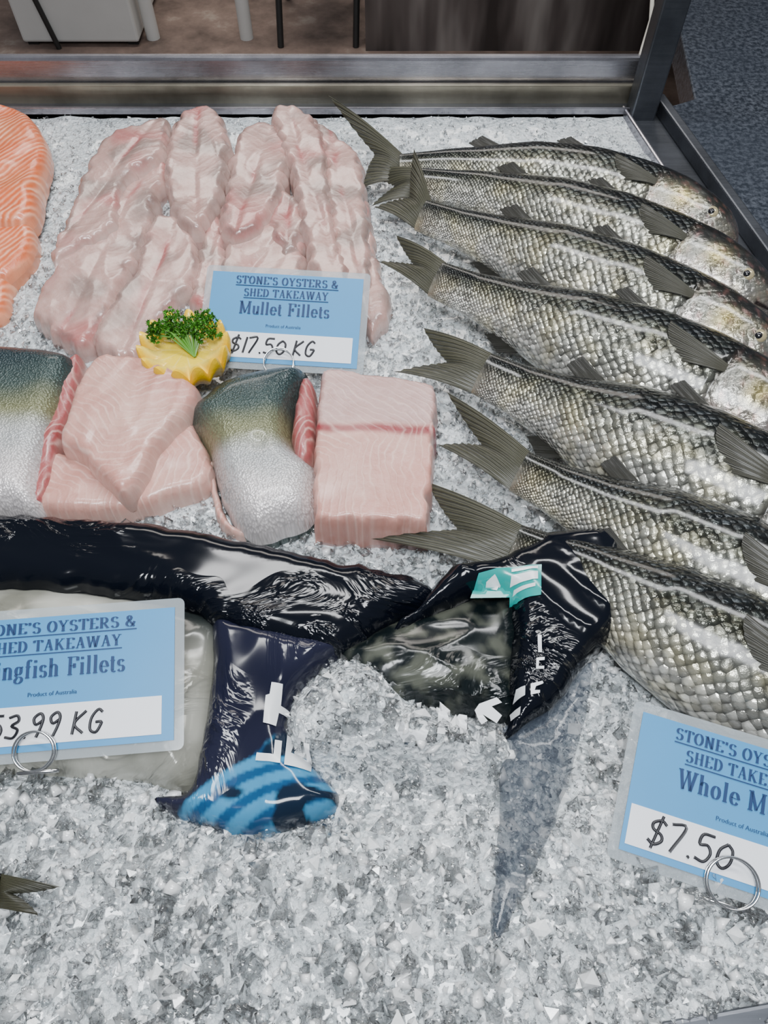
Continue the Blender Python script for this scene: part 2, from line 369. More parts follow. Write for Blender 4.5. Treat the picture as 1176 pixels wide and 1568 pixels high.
# ---- mullet fillets
def col_mul(p,d,q,u,k):
    base=(.45,.285,.25); rose=(.40,.12,.115); grey=(.24,.175,.155)
    c=mixc(base,rose,sm(.1,.6,nz2(p,20,k*5+.3))*.75); c=mixc(c,grey,sm(-.05,.42,nz2(p,26,k*2+7))*.9)
    c=mixc(c,(.34,.06,.065),math.exp(-((u[1]+.006*nz2(p,40,k))/.0028)**2)*sm(0,.35,nz2(p,20,k))*.75)
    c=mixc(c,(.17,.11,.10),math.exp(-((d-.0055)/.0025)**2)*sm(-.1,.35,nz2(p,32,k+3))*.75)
    c=mixc(c,(.60,.46,.42),sm(.0030,.0005,d)*.7)
    return c
mul=[
 ([(262,335),(290,350),(306,388),(300,432),(262,480),(235,520),(215,553),(170,552),(146,535),(150,505),(172,468),(206,420),(218,380),(236,345)],.004,.014,((265,340),(180,550))),
 ([(330,325),(345,370),(347,410),(335,450),(318,475),(290,470),(298,430),(305,390),(315,350)],.003,.012,((330,330),(300,470))),
 ([(350,365),(400,345),(440,320),(462,370),(470,420),(440,440),(345,430),(343,395)],.004,.012,((440,320),(350,430))),
 ([(235,210),(262,250),(250,300),(228,360),(195,430),(160,505),(128,540),(85,520),(55,492),(60,455),(90,410),(120,380),(170,330),(190,280),(205,235)],.004,.015,((240,220),(90,520))),
 ([(215,195),(252,187),(258,215),(250,250),(215,268),(190,292),(183,335),(165,362),(130,380),(100,400),(82,414),(78,398),(95,355),(122,292),(148,232),(180,205)],.014,.014,((250,190),(80,410))),
 ([(275,190),(305,171),(338,182),(352,215),(352,265),(336,312),(318,345),(300,364),(272,345),(256,300),(254,250),(262,212)],.012,.016,((305,172),(300,364))),
 ([(380,200),(410,193),(434,212),(442,250),(436,295),(415,330),(400,355),(375,370),(345,368),(336,345),(346,300),(352,255),(362,220)],.013,.014,((410,195),(350,368))),
 ([(430,300),(455,305),(466,335),(462,380),(440,395),(418,370),(415,330)],.010,.012,((445,300),(440,390))),
 ([(556,300),(572,350),(580,410),(598,468),(588,498),(566,512),(545,480),(540,420),(535,350)],.004,.013,((560,300),(580,510))),
 ([(416,178),(440,172),(478,186),(500,230),(508,300),(520,380),(540,450),(500,455),(480,440),(470,390),(458,330),(446,275),(428,225)],.013,.018,((430,180),(510,450))),
 ([(476,186),(520,215),(552,245),(560,290),(566,350),(570,410),(566,450),(530,455),(510,400),(500,300),(490,230)],.009,.015,((500,200),(550,450))),
]
for i,(o,z,T,g) in enumerate(mul):
    groove=lambda p,q,u: -.0016*math.exp(-(u[1]/.004)**2)*q
    mb=MB(); pillow(mb,o,z+.003,T*1.05,.008,col_mul,0,g,step=.0026,und=.0022,us=18,seed=i+1,fold=.0012,hf=groove,jit=.006,skirt=.014); mb.build("mullet_fillet",[M_mul])
# ---- salmon
def col_sal(p,d,q,u,k):
    c=mixc((.64,.10,.018),(.58,.15,.05),.5+nz2(p,20,k)); return mixc(c,(.72,.30,.17),sm(.005,0,d)*.8)
for i,(o,z,T,g) in enumerate([
 ([(-90,172),(0,167),(42,178),(66,206),(74,240),(62,290),(50,340),(0,350),(-90,350)],.016,.018,((0,170),(20,340))),
 ([(-90,325),(0,320),(38,330),(54,358),(48,392),(22,420),(0,430),(-90,430)],.010,.016,((0,320),(10,430))),
 ([(-90,385),(0,372),(28,376),(34,402),(18,445),(2,488),(-90,500)],.002,.016,((0,380),(0,490)))]):
    mb=MB(); pillow(mb,o,z,T,.012,col_sal,0,g,step=.0035,und=.003,seed=i+30); mb.build("salmon_fillet",[M_salm])
# ---- kingfish pieces
def proj(a,b):
    A=np.array(P(*a,.03))[:2];B=np.array(P(*b,.03))[:2]; ab=B-A; L=ab@ab
    return lambda p: float((np.array(p)-A)@ab/L)
def col_skin(a,b,top=(.014,.030,.038)):
    prf=proj(a,b)
    def f(p,d,q,u,k):
        t=prf(p)+.06*nz2(p,30,k)
        c=mixc(top,(.04,.064,.060),sm(0,.28,t)); c=mixc(c,(.18,.185,.10),sm(.24,.47,t)); c=mixc(c,(.42,.43,.44),sm(.44,.62,t)); c=mixc(c,(.62,.58,.59),sm(.62,.9,t)); return c
    return f
def col_pink(base=(.56,.335,.28),rose=(.50,.25,.205)):
    def f(p,d,q,u,k):
        c=mixc(base,rose,.5+1.2*nz2(p,22,k)); return mixc(c,(.66,.48,.42),sm(.003,0,d)*.5)
    return f
deep=col_pink((.34,.10,.10),(.27,.06,.06))
mb=MB()
pillow(mb,[(118,556),(132,562),(124,620),(100,690),(80,770),(66,784),(50,780),(80,600)],.004,.024,.006,deep,1,seed=41)
pillow(mb,[(-70,545),(0,535),(60,538),(112,548),(124,566),(108,610),(90,660),(72,725),(62,782),(0,784),(-70,780)],.010,.030,.022,col_skin((60,540),(20,770)),0,seed=40,und=.001)
mb.build("kingfish_tail_piece",[M_skin,M_king])
mb=MB(); pillow(mb,[(80,700),(140,712),(190,750),(245,690),(285,640),(300,650),(328,718),(318,748),(250,776),(170,792),(66,790),(72,740)],.002,.022,.008,col_pink(),0,((70,780),(320,700)),seed=42,us=25,und=.002,step=.0035,jit=.002); mb.build("kingfish_fillet",[M_king])
mb=MB(); pillow(mb,[(152,556),(200,553),(250,564),(306,602),(290,640),(248,688),(218,742),(190,765),(165,745),(140,722),(128,705),(94,686),(104,650),(122,595)],.022,.020,.008,col_pink(),0,((250,560),(150,740)),seed=43,fold=.002,us=22,und=.002,step=.0035,jit=.002); mb.build("kingfish_fillet",[M_king])
mb=MB()
pillow(mb,[(462,592),(484,600),(486,660),(480,712),(455,722),(446,680),(450,640)],.004,.030,.008,deep,1,seed=45)
pillow(mb,[(322,690),(345,790),(390,822),(360,820),(330,790)],.002,.014,.006,col_pink(),1,seed=46)
pillow(mb,[(288,640),(312,612),(345,588),(400,572),(465,568),(474,592),(456,618),(446,650),(455,690),(486,720),(488,760),(474,795),(430,812),(388,820),(350,785),(330,735),(318,690)],.008,.034,.024,col_skin((400,572),(420,800),(.010,.024,.028)),0,seed=44,und=.001,hf=lambda p,q,u: -.004*math.exp(-((u[0]-.004)**2+(u[1]+.012)**2)/.00004))
mb.build("kingfish_shoulder_piece",[M_skin,M_king])
yb_=P(575,655,.038).y
def col_block(p,d,q,u,k):
    yy=p[1]+.045*(p[0]-P(575,655,.038).x)+.003*nz2(p,30,3)
    c=mixc((.55,.32,.27),(.51,.255,.21),.5+nz2(p,25,5))
    if yy>yb_: c=mixc(c,(.42,.28,.265),sm(yb_,yb_+.01,yy)*.8)
    dd=abs(yy-yb_)
    if dd<.012: c=mixc(c,(.22,.015,.025),(1-sm(.0012,.0075,dd))*.95)
    return c
mb=MB(); pillow(mb,[(490,582),(496,577),(512,573),(560,580),(640,592),(666,600),(670,606),(669,650),(664,720),(658,806),(654,813),(600,812),(488,808),(480,804),(478,745),(480,690),(484,630)],.004,.034,.005,col_block,0,((490,700),(665,640)),step=.0022,seed=47,und=.0014,us=22,edge=.7,jit=.003)
mb.build("kingfish_fillet",[M_king])
# ---------------- ice -----------------
bl=P(-260,176,0); br=P(953,180,0)
br2=P(1020,283,0); dr=(br2-br); fr=br+dr*((br.y+.12)/-dr.y); fl=Vector((-.75,-.12,0))
ICB=[(P(px,py,.02),a,sx,sy) for (px,py,a,sx,sy) in ((545,1075,.046,.036,.036),(640,1140,.036,.045,.020),(735,1150,.032,.04,.018),(480,1120,.03,.02,.02),(-10,1215,.02,.09,.02))]
FRY=P(588,1185).y
def icez(x,y):
    left=sm(.05,-.1,x); yy=FRY-.02*left; fr_=sm(yy+.02,yy-.05,y)
    h=.0025*noise.noise(Vector((x*22,y*22,0)))+(.002+.004*fr_)*noise.noise(Vector((x*50,y*50,3)))+.0028*fr_*noise.noise(Vector((x*120,y*120,8)))
    h+=.028*fr_
    for c,a,sx,sy in ICB: h+=a*math.exp(-((x-c.x)/sx)**2-((y-c.y)/sy)**2)*(1 if h<.02 else .5)
    return h
def patch(u,v):
    a=bl.lerp(fl,v); b=br.lerp(fr,v); return a.lerp(b,u)
M_ice=NT("crushed_ice"); tc=M_ice.n("ShaderNodeTexCoord").outputs["Object"]; c=coln(M_ice)
M_ice.set(Base_Color=c.outputs["Color"],Roughness=.03,Transmission_Weight=c.outputs["Alpha"],IOR=1.31,Specular_IOR_Level=.9,Coat_Weight=1.0,Coat_Roughness=.02,Normal=M_ice.bump(M_ice.noise(tc,500,2),.35,.001))
M_icebed=NT("ice_bed"); tc=M_icebed.n("ShaderNodeTexCoord").outputs["Object"]
nzz=M_icebed.noise(tc,150,5,.7); vv=M_icebed.n("ShaderNodeTexVoronoi"); vv.inputs["Scale"].default_value=280; M_icebed.l(tc,vv.inputs["Vector"])
nlo=M_icebed.noise(tc,14,3)
bc=M_icebed.mix(M_icebed.ramp(nzz,[(.34,0.0),(.62,1.0)]),(.43,.48,.50),(.80,.83,.85))
bc=M_icebed.mix(M_icebed.ramp(nlo,[(.4,.35),(.65,0.0)]),bc,(.48,.53,.56))
M_icebed.set(Base_Color=bc,Roughness=.08,Coat_Weight=.8,Coat_Roughness=.04,Normal=M_icebed.bump(vv.outputs["Distance"],.7,.003,M_icebed.bump(nzz,.7,.005)))
mb=MB(); nu,nv=260,260; G=[];U=[];C=[]
for j in range(nv+1):
    row=[]
    for i in range(nu+1):
        p=patch(i/nu,j/nv); row.append((p.x,p.y,icez(p.x,p.y)))
    G.append(row);U.append([(0,0)]*(nu+1));C.append([(1,1,1)]*(nu+1))
mb.grid(G,U,C,0,True); nbed=len(mb.f)
N=110000; octv=np.array([(1,0,0),(-1,0,0),(0,1,0),(0,-1,0),(0,0,1),(0,0,-1)],float)
octf=np.array([(0,2,4),(2,1,4),(1,3,4),(3,0,4),(2,0,5),(1,2,5),(3,1,5),(0,3,5)])
uu=rng.random(N); vvv=rng.random(N)**.8
AA=rng.normal(size=(N,3,3)); QQ,_=np.linalg.qr(AA); SCL=.4+1.2*rng.random((N,3)); JT=rng.normal(0,1,(N,6,3)); RR=rng.random((N,4))
V=np.zeros((N,6,3)); CC=[]
for i in range(N):
    p=patch(uu[i],vvv[i])
    r=(.0007+.0036*RR[i,0]**3.4)*(0.55+.85*vvv[i])
    q=(octv*(r*SCL[i])+JT[i]*.2*r)@QQ[i]
    z=icez(p.x,p.y)+.0005+.0034*RR[i,1]**2*(.5+vvv[i])
    V[i]=q+np.array([p.x,p.y,z]); g=.92+.08*RR[i,2]; CC+= [(g*.98,g*.995,g,.97 if RR[i,3]<.78 else .35)]*6
F=(octf[None]+6*np.arange(N)[:,None,None]).reshape(-1,3)
mb.add(V.reshape(-1,3).tolist(),F.tolist(),[(0,0)]*(6*N),CC,1)
ice=mb.build("crushed_ice_bed",[M_icebed.mat,M_ice.mat],smooth=True)
sm_=np.ones(len(ice.data.polygons),bool); fl_=np.repeat(rng.random(N)<.35,8); sm_[nbed:][fl_]=False; ice.data.polygons.foreach_set("use_smooth",sm_)
# ---------------- bag -----------------
bag=bpy.data.objects.new("fish_bag",None); S.collection.objects.link(bag)
def cfix(c,c2=None,s=12):
    return lambda p,d,q,u,k: mixc(c,c2 or c,.5+nz2(p,s,k))
navy=(.002,.003,.006)
mb=MB()
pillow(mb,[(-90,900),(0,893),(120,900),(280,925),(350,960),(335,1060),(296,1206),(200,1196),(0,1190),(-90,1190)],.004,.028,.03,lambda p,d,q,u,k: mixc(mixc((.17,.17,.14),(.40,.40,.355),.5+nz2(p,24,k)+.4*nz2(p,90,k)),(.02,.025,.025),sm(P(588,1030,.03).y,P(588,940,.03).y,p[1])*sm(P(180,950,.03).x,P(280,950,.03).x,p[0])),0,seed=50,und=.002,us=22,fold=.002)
pillow(mb,[(510,1000),(600,950),(690,915),(800,905),(800,1100),(740,1100),(640,1095),(560,1070)],.004,.034,.03,lambda p,d,q,u,k: mixc((.004,.007,.008),(.07,.075,.06),sm(-.1,.5,nz2(p,60,k)+.5*nz2(p,150,k+1))),0,seed=51,und=.003,fold=.002,step=.003)
mb.build("bagged_fish",[M_bagwin],parent=bag)
mb=MB()
pillow(mb,[(-90,788),(60,787),(200,797),(330,815),(420,835),(520,858),(600,872),(655,890),(668,915),(640,935),(590,955),(555,985),(520,1000),(440,990),(345,965),(280,928),(120,906),(0,898),(-90,905)],.020,.020,.016,cfix(navy),0,((0,850),(650,900)),seed=52,und=.002,us=10,fold=.0015,jit=.003,edge=.5,step=.0035)
pillow(mb,[(640,925),(672,880),(700,862),(760,852),(800,832),(835,812),(900,808),(957,808),(962,850),(952,920),(944,965),(900,1010),(860,1070),(815,1105),(770,1140),(768,1120),(785,1085),(780,1040),(784,980),(780,915),(730,912),(690,928),(640,950),(600,965),(610,945)],.022,.026,.012,cfix(navy),0,((700,860),(900,1000)),seed=53,und=.004,us=14,fold=.003,jit=.002,edge=.6,step=.0035)
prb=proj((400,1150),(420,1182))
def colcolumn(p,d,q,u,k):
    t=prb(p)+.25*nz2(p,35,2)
    c=mixc((.006,.007,.017),(.017,.018,.036),.5+nz2(p,16,k))  # lighter purple-navy paints in a reflection lying across the film
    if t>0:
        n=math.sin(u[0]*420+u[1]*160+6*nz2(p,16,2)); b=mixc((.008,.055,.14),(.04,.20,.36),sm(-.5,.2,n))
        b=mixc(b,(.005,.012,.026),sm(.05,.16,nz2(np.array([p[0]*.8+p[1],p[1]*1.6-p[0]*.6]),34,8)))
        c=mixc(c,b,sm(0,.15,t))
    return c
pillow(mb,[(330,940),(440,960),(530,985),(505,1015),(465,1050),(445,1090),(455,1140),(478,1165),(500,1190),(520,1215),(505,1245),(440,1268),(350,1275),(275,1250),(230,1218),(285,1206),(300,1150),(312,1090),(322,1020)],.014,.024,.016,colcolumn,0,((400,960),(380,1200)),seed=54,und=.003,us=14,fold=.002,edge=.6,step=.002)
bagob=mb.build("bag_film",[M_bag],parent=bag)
bvh=BVHTree.FromPolygons([v.co for v in bagob.data.vertices],[tuple(p.vertices) for p in bagob.data.polygons])
M_white=simple("white_print",(.62,.64,.66),.25,0,60,.08); M_teal=simple("teal_label",(.01,.26,.24),.2,0,60,.1)
def drape(name,polys,mat,z=.045,off=.0012,step=.003,parent=bag,fn=None):
    mb=MB()
    for o in polys:
        W=[tuple(P(x,y,z))[:2] for x,y in o]; V,F,B=tri(W,step,0,False)
        VV=[]
        for p in V:
            if fn: zz=fn(p[0],p[1])
            else:
                h=bvh.ray_cast(Vector((p[0],p[1],1)),Vector((0,0,-1))); zz=h[0].z if h[0] is not None else z
            VV.append((p[0],p[1],zz+off))
        mb.add(VV,F,[(p[0],p[1]) for p in V],[(1,1,1)]*len(V),0)
    return mb.build(name,[mat],parent=parent)
drape("teal_label",[[(732,882),(760,874),(828,868),(827,914),(780,916),(720,917)]],M_teal,z=.048)
drape("label_lettering",[[(782,876),(822,871),(822,875),(782,880)],[(782,884),(822,879),(822,891),(782,896)],[(788,900),(818,897),(818,902),(788,905)],[(745,890),(757,882),(768,892),(760,906),(745,903)]],M_white,z=.048,off=.002,step=.002)
L=lambda *a:list(a)
drape("white_lettering",[
 L((415,1042),(432,1044),(428,1075),(440,1078),(438,1088),(425,1086),(421,1108),(402,1104),(406,1062),(412,1060)),
 L((392,1150),(418,1153),(420,1130),(430,1130),(428,1166),(390,1162)),
 L((437,1118),(447,1119),(443,1146),(452,1148),(453,1130),(461,1131),(460,1152),(466,1154),(465,1138),(474,1140),(474,1175),(434,1168))],M_white,z=.042,step=.002)
drape("strip_lettering",[L((822,975),(828,975),(828,1003),(822,1003)),L((820,1010),(832,1010),(832,1014),(824,1014),(824,1022),(832,1022),(832,1026),(820,1026)),
 L((812,1048),(830,1044),(831,1048),(820,1052),(818,1058),(826,1058),(826,1062),(812,1065)),L((792,1052),(804,1050),(804,1064),(790,1068)),
 L((785,1085),(798,1080),(796,1094),(785,1098))],M_white,z=.045,step=.002)
drape("window_lettering",[L((612,1100),(640,1088),(652,1094),(628,1106),(622,1124),(640,1128),(648,1116),(634,1114),(640,1106),(662,1110),(650,1140),(618,1142),(604,1124)),
 L((672,1086),(684,1084),(692,1108),(704,1090),(716,1092),(716,1128),(704,1128),(704,1110),(696,1126),(688,1126),(682,1108),(680,1130),(668,1130)),
 L((735,1074),(762,1064),(770,1072),(754,1078),(770,1092),(762,1104),(740,1090),(748,1100),(738,1108),(728,1084))],M_white,z=.042,off=.0035,step=.003,fn=lambda x,y: max(icez(x,y),.034))
mt=NT("dark_translucent"); mt.set(Base_Color=(.035,.048,.07),Roughness=.08,Alpha=.5,Specular_IOR_Level=.3)  # dark half-transparent triangle laid over the ice
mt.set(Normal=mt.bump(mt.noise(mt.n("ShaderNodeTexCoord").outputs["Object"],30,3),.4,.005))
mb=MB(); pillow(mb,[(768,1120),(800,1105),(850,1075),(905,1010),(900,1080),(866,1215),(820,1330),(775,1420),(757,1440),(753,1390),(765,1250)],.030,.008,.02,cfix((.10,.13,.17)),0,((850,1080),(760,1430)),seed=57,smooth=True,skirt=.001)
mb.build("dark_triangle_sheet",[mt.mat],parent=bag)
# ---------------- signs -----------------
M_card=simple("sign_blue_card",(.045,.225,.45),.42,0,30,.05,Specular_IOR_Level=.35); M_cardw=simple("sign_white_strip",(.66,.68,.72),.4,0,30,.04)
M_ink=simple("sign_navy_ink",(.006,.03,.10),.5,0,40,.12,0,Specular_IOR_Level=.3); M_pen=simple("marker_ink",(.006,.006,.01),.4)
lm=NT("laminate_film"); lm.set(Base_Color=(.40,.45,.48),Roughness=.12,Alpha=.4)
lm.set(Normal=lm.bump(lm.noise(lm.n("ShaderNodeTexCoord").outputs["Object"],25,2),.15,.004))
M_steel=simple("polished_steel",(.62,.62,.62),.18,1.0)
GL={'$':[[(.55,.8),(.35,.92),(.1,.78),(.15,.58),(.45,.45),(.52,.25),(.3,.08),(.05,.2)],[(.36,1.08),(.24,-.08)]],
'1':[[(.2,.95),(.15,0)]],'7':[[(.02,.92),(.5,.95),(.2,0)]],'.':[[(.1,.03),(.14,.05),(.12,.0)]],
'5':[[(.5,.95),(.12,.92),(.08,.58),(.35,.6),(.5,.35),(.35,.05),(.02,.1)]],'0':[[(.3,.85),(.08,.6),(.08,.2),(.3,.03),(.5,.25),(.5,.65),(.3,.85)]],
'3':[[(.05,.85),(.35,.92),(.45,.7),(.2,.52),(.48,.35),(.35,.05),(.02,.1)]],'9':[[(.45,.65),(.2,.5),(.08,.75),(.3,.93),(.45,.75),(.42,.4),(.3,0)]],
'K':[[(.1,.9),(.08,0)],[(.5,.9),(.1,.42),(.5,.02)]],'G':[[(.5,.8),(.3,.92),(.08,.6),(.1,.15),(.35,.02),(.5,.3),(.5,.42),(.28,.42)]],' ':[]}
def arc(cx,cy,rx,ry,a0,a1,n=14): return [(cx+rx*math.cos(math.radians(a0+(a1-a0)*i/n)),cy+ry*math.sin(math.radians(a0+(a1-a0)*i/n))) for i in range(n+1)]
Sx=lambda x,y,w=.26:('s',x,y,w)
FT={
'S':(.62,[arc(.31,.74,.20,.22,20,270,12)+arc(.31,.26,.22,.26,90,-160,12)[1:]],[]),
'T':(.70,[[(.35,0),(.35,1)],[(.05,.97),(.65,.97)],[(.05,.97),(.05,.78)],[(.65,.97),(.65,.78)]],[Sx(.35,0)]),
'O':(.74,[arc(.37,.5,.28,.48,0,360,24)],[]),
'N':(.80,[[(.18,0),(.18,1)],[(.18,1),(.62,0)],[(.62,0),(.62,1)]],[Sx(.18,0),Sx(.14,1),Sx(.62,1)]),
'E':(.66,[[(.17,0),(.17,1)],[(.17,.97),(.58,.97)],[(.17,.5),(.45,.5)],[(.17,.03),(.58,.03)],[(.58,.97),(.58,.8)],[(.58,.03),(.58,.22)]],[Sx(.15,0),Sx(.15,1)]),
"'":(.25,[[(.12,1),(.12,.75)]],[]),
'Y':(.74,[[(.37,0),(.37,.5)],[(.37,.45),(.12,1)],[(.37,.45),(.62,1)]],[Sx(.37,0),Sx(.12,1),Sx(.62,1)]),
'R':(.76,[[(.17,0),(.17,1)],[(.17,.97),(.36,.97)]+arc(.36,.73,.2,.24,90,-90,10)+[(.17,.49)],[(.34,.49),(.62,.02)]],[Sx(.17,0),Sx(.15,1),Sx(.64,0,.18)]),
'&':(.78,[[(.68,.45),(.5,.08),(.3,0),(.1,.2),(.18,.45),(.42,.68),(.42,.9),(.3,1),(.18,.88),(.22,.65),(.66,.0)]],[]),
'H':(.80,[[(.18,0),(.18,1)],[(.62,0),(.62,1)],[(.18,.5),(.62,.5)]],[Sx(.18,0),Sx(.18,1),Sx(.62,0),Sx(.62,1)]),
'D':(.76,[[(.17,0),(.17,1)],[(.17,.97),(.3,.97)]+arc(.32,.5,.32,.47,90,-90,14)+[(.17,.03)]],[Sx(.15,0),Sx(.15,1)]),
'A':(.76,[[(.14,0),(.38,1)],[(.38,1),(.62,0)],[(.22,.32),(.54,.32)]],[Sx(.14,0,.2),Sx(.62,0)]),
'K':(.80,[[(.18,0),(.18,1)],[(.62,1),(.2,.42)],[(.34,.58),(.64,0)]],[Sx(.18,0),Sx(.18,1),Sx(.62,1),Sx(.66,0)]),
'W':(1.05,[[(.12,1),(.32,0)],[(.32,0),(.52,.95)],[(.52,.95),(.72,0)],[(.72,0),(.92,1)]],[Sx(.12,1),Sx(.52,1),Sx(.93,1)]),
'M':(.98,[[(.16,0),(.16,1)],[(.16,1),(.48,.08)],[(.48,.08),(.80,1)],[(.80,0),(.80,1)]],[Sx(.16,0),Sx(.14,1),Sx(.80,0),Sx(.82,1)]),
'F':(.66,[[(.18,0),(.18,1)],[(.18,.97),(.60,.97)],[(.60,.97),(.60,.76)],[(.18,.5),(.42,.5)],[(.42,.62),(.42,.38)]],[Sx(.18,0),Sx(.15,1)]),
'u':(.60,[[(.14,.65),(.14,.2)]+arc(.28,.16,.14,.16,180,300,6)+[(.44,.2)],[(.46,.65),(.46,0)]],[Sx(.11,.65,.14),Sx(.43,.65,.14),Sx(.49,0,.14)]),
'l':(.32,[[(.15,0),(.15,1)]],[Sx(.15,0,.24),Sx(.11,1,.14)]),
'i':(.32,[[(.15,0),(.15,.65)],[(.15,.82),(.15,.95)]],[Sx(.15,0,.24),Sx(.11,.65,.14)]),
'e':(.52,[arc(.27,.33,.19,.31,-35,-360,18)+[(.08,.36)]],[]),
't':(.38,[[(.17,.85),(.17,.15)]+arc(.27,.12,.10,.12,180,320,6)],[Sx(.18,.65,.26)]),
's':(.46,[arc(.22,.48,.14,.16,20,270,10)+arc(.22,.17,.15,.16,90,-160,10)[1:]],[]),
'n':(.62,[[(.14,0),(.14,.65)],[(.14,.45)]+arc(.30,.48,.15,.17,150,0,8)+[(.46,0)]],[Sx(.14,0,.24),Sx(.10,.65,.14),Sx(.46,0,.24)]),
'h':(.62,[[(.14,0),(.14,1)],[(.14,.45)]+arc(.30,.48,.15,.17,150,0,8)+[(.46,0)]],[Sx(.14,0,.24),Sx(.10,1,.14),Sx(.46,0,.24)]),
'g':(.54,[arc(.24,.44,.15,.2,0,360,18),[(.36,.58),(.48,.64)],[(.14,.28),(.10,.14),(.40,.08),(.44,-.10),(.24,-.24),(.06,-.14),(.10,0),(.2,.06)]],[]),
'f':(.38,[[(.16,0),(.16,.8)]+arc(.27,.84,.11,.14,180,30,6)],[Sx(.16,0,.24),Sx(.18,.65,.28)]),
'o':(.56,[arc(.27,.33,.19,.31,0,360,20)],[]),' ':(.32,[],[])}
def serif_text(mb,s,xc,y,h,z,thick=.19,thin=.05,track=.06,maxw=None):
    w=sum(FT[c][0]+track for c in s); k=h
    kx=h if not maxw else min(h*1.6,maxw/w)
    x=xc-w*kx/2
    def stroke(pl):
        R,_=catmull(pl,max(2,len(pl)*2)) if len(pl)>3 else (np.array(pl,float),0)
        if len(R)<2: return
        V=[]
        for i in range(len(R)):
            t=R[min(i+1,len(R)-1)]-R[max(i-1,0)]; t=t/(np.linalg.norm(t)+1e-9); wd=(thin+(thick-thin)*abs(t[1])**1.5)/2
            nx=np.array([-t[1],t[0]])*wd
            if len(pl)==2 and abs(t[0])<.75 and abs(t[1])<.98 and t[0]*t[1]>0: nx=nx*.4
            for sg in (1,-1): q=R[i]+nx*sg; V.append((x+q[0]*kx,y+q[1]*k,z))
        mb.add(V,[(2*i,2*i+1,2*i+3,2*i+2) for i in range(len(R)-1)],[(0,0)]*len(V),[(1,1,1)]*len(V),0)
    for c in s:
        adv,st,se=FT[c]
        for pl in st: stroke(pl)
        for (_,sx,sy,sw) in se:
            hh_=.06; y0=sy if sy<.01 else sy-hh_
            V=[(x+(sx-sw/2)*kx,y+y0*k,z+1e-5),(x+(sx+sw/2)*kx,y+y0*k,z+1e-5),(x+(sx+sw/2)*kx,y+(y0+hh_)*k,z+1e-5),(x+(sx-sw/2)*kx,y+(y0+hh_)*k,z+1e-5)]
            mb.add(V,[(0,1,2,3)],[(0,0)]*4,[(1,1,1)]*4,0)
        x+=(adv+track)*kx
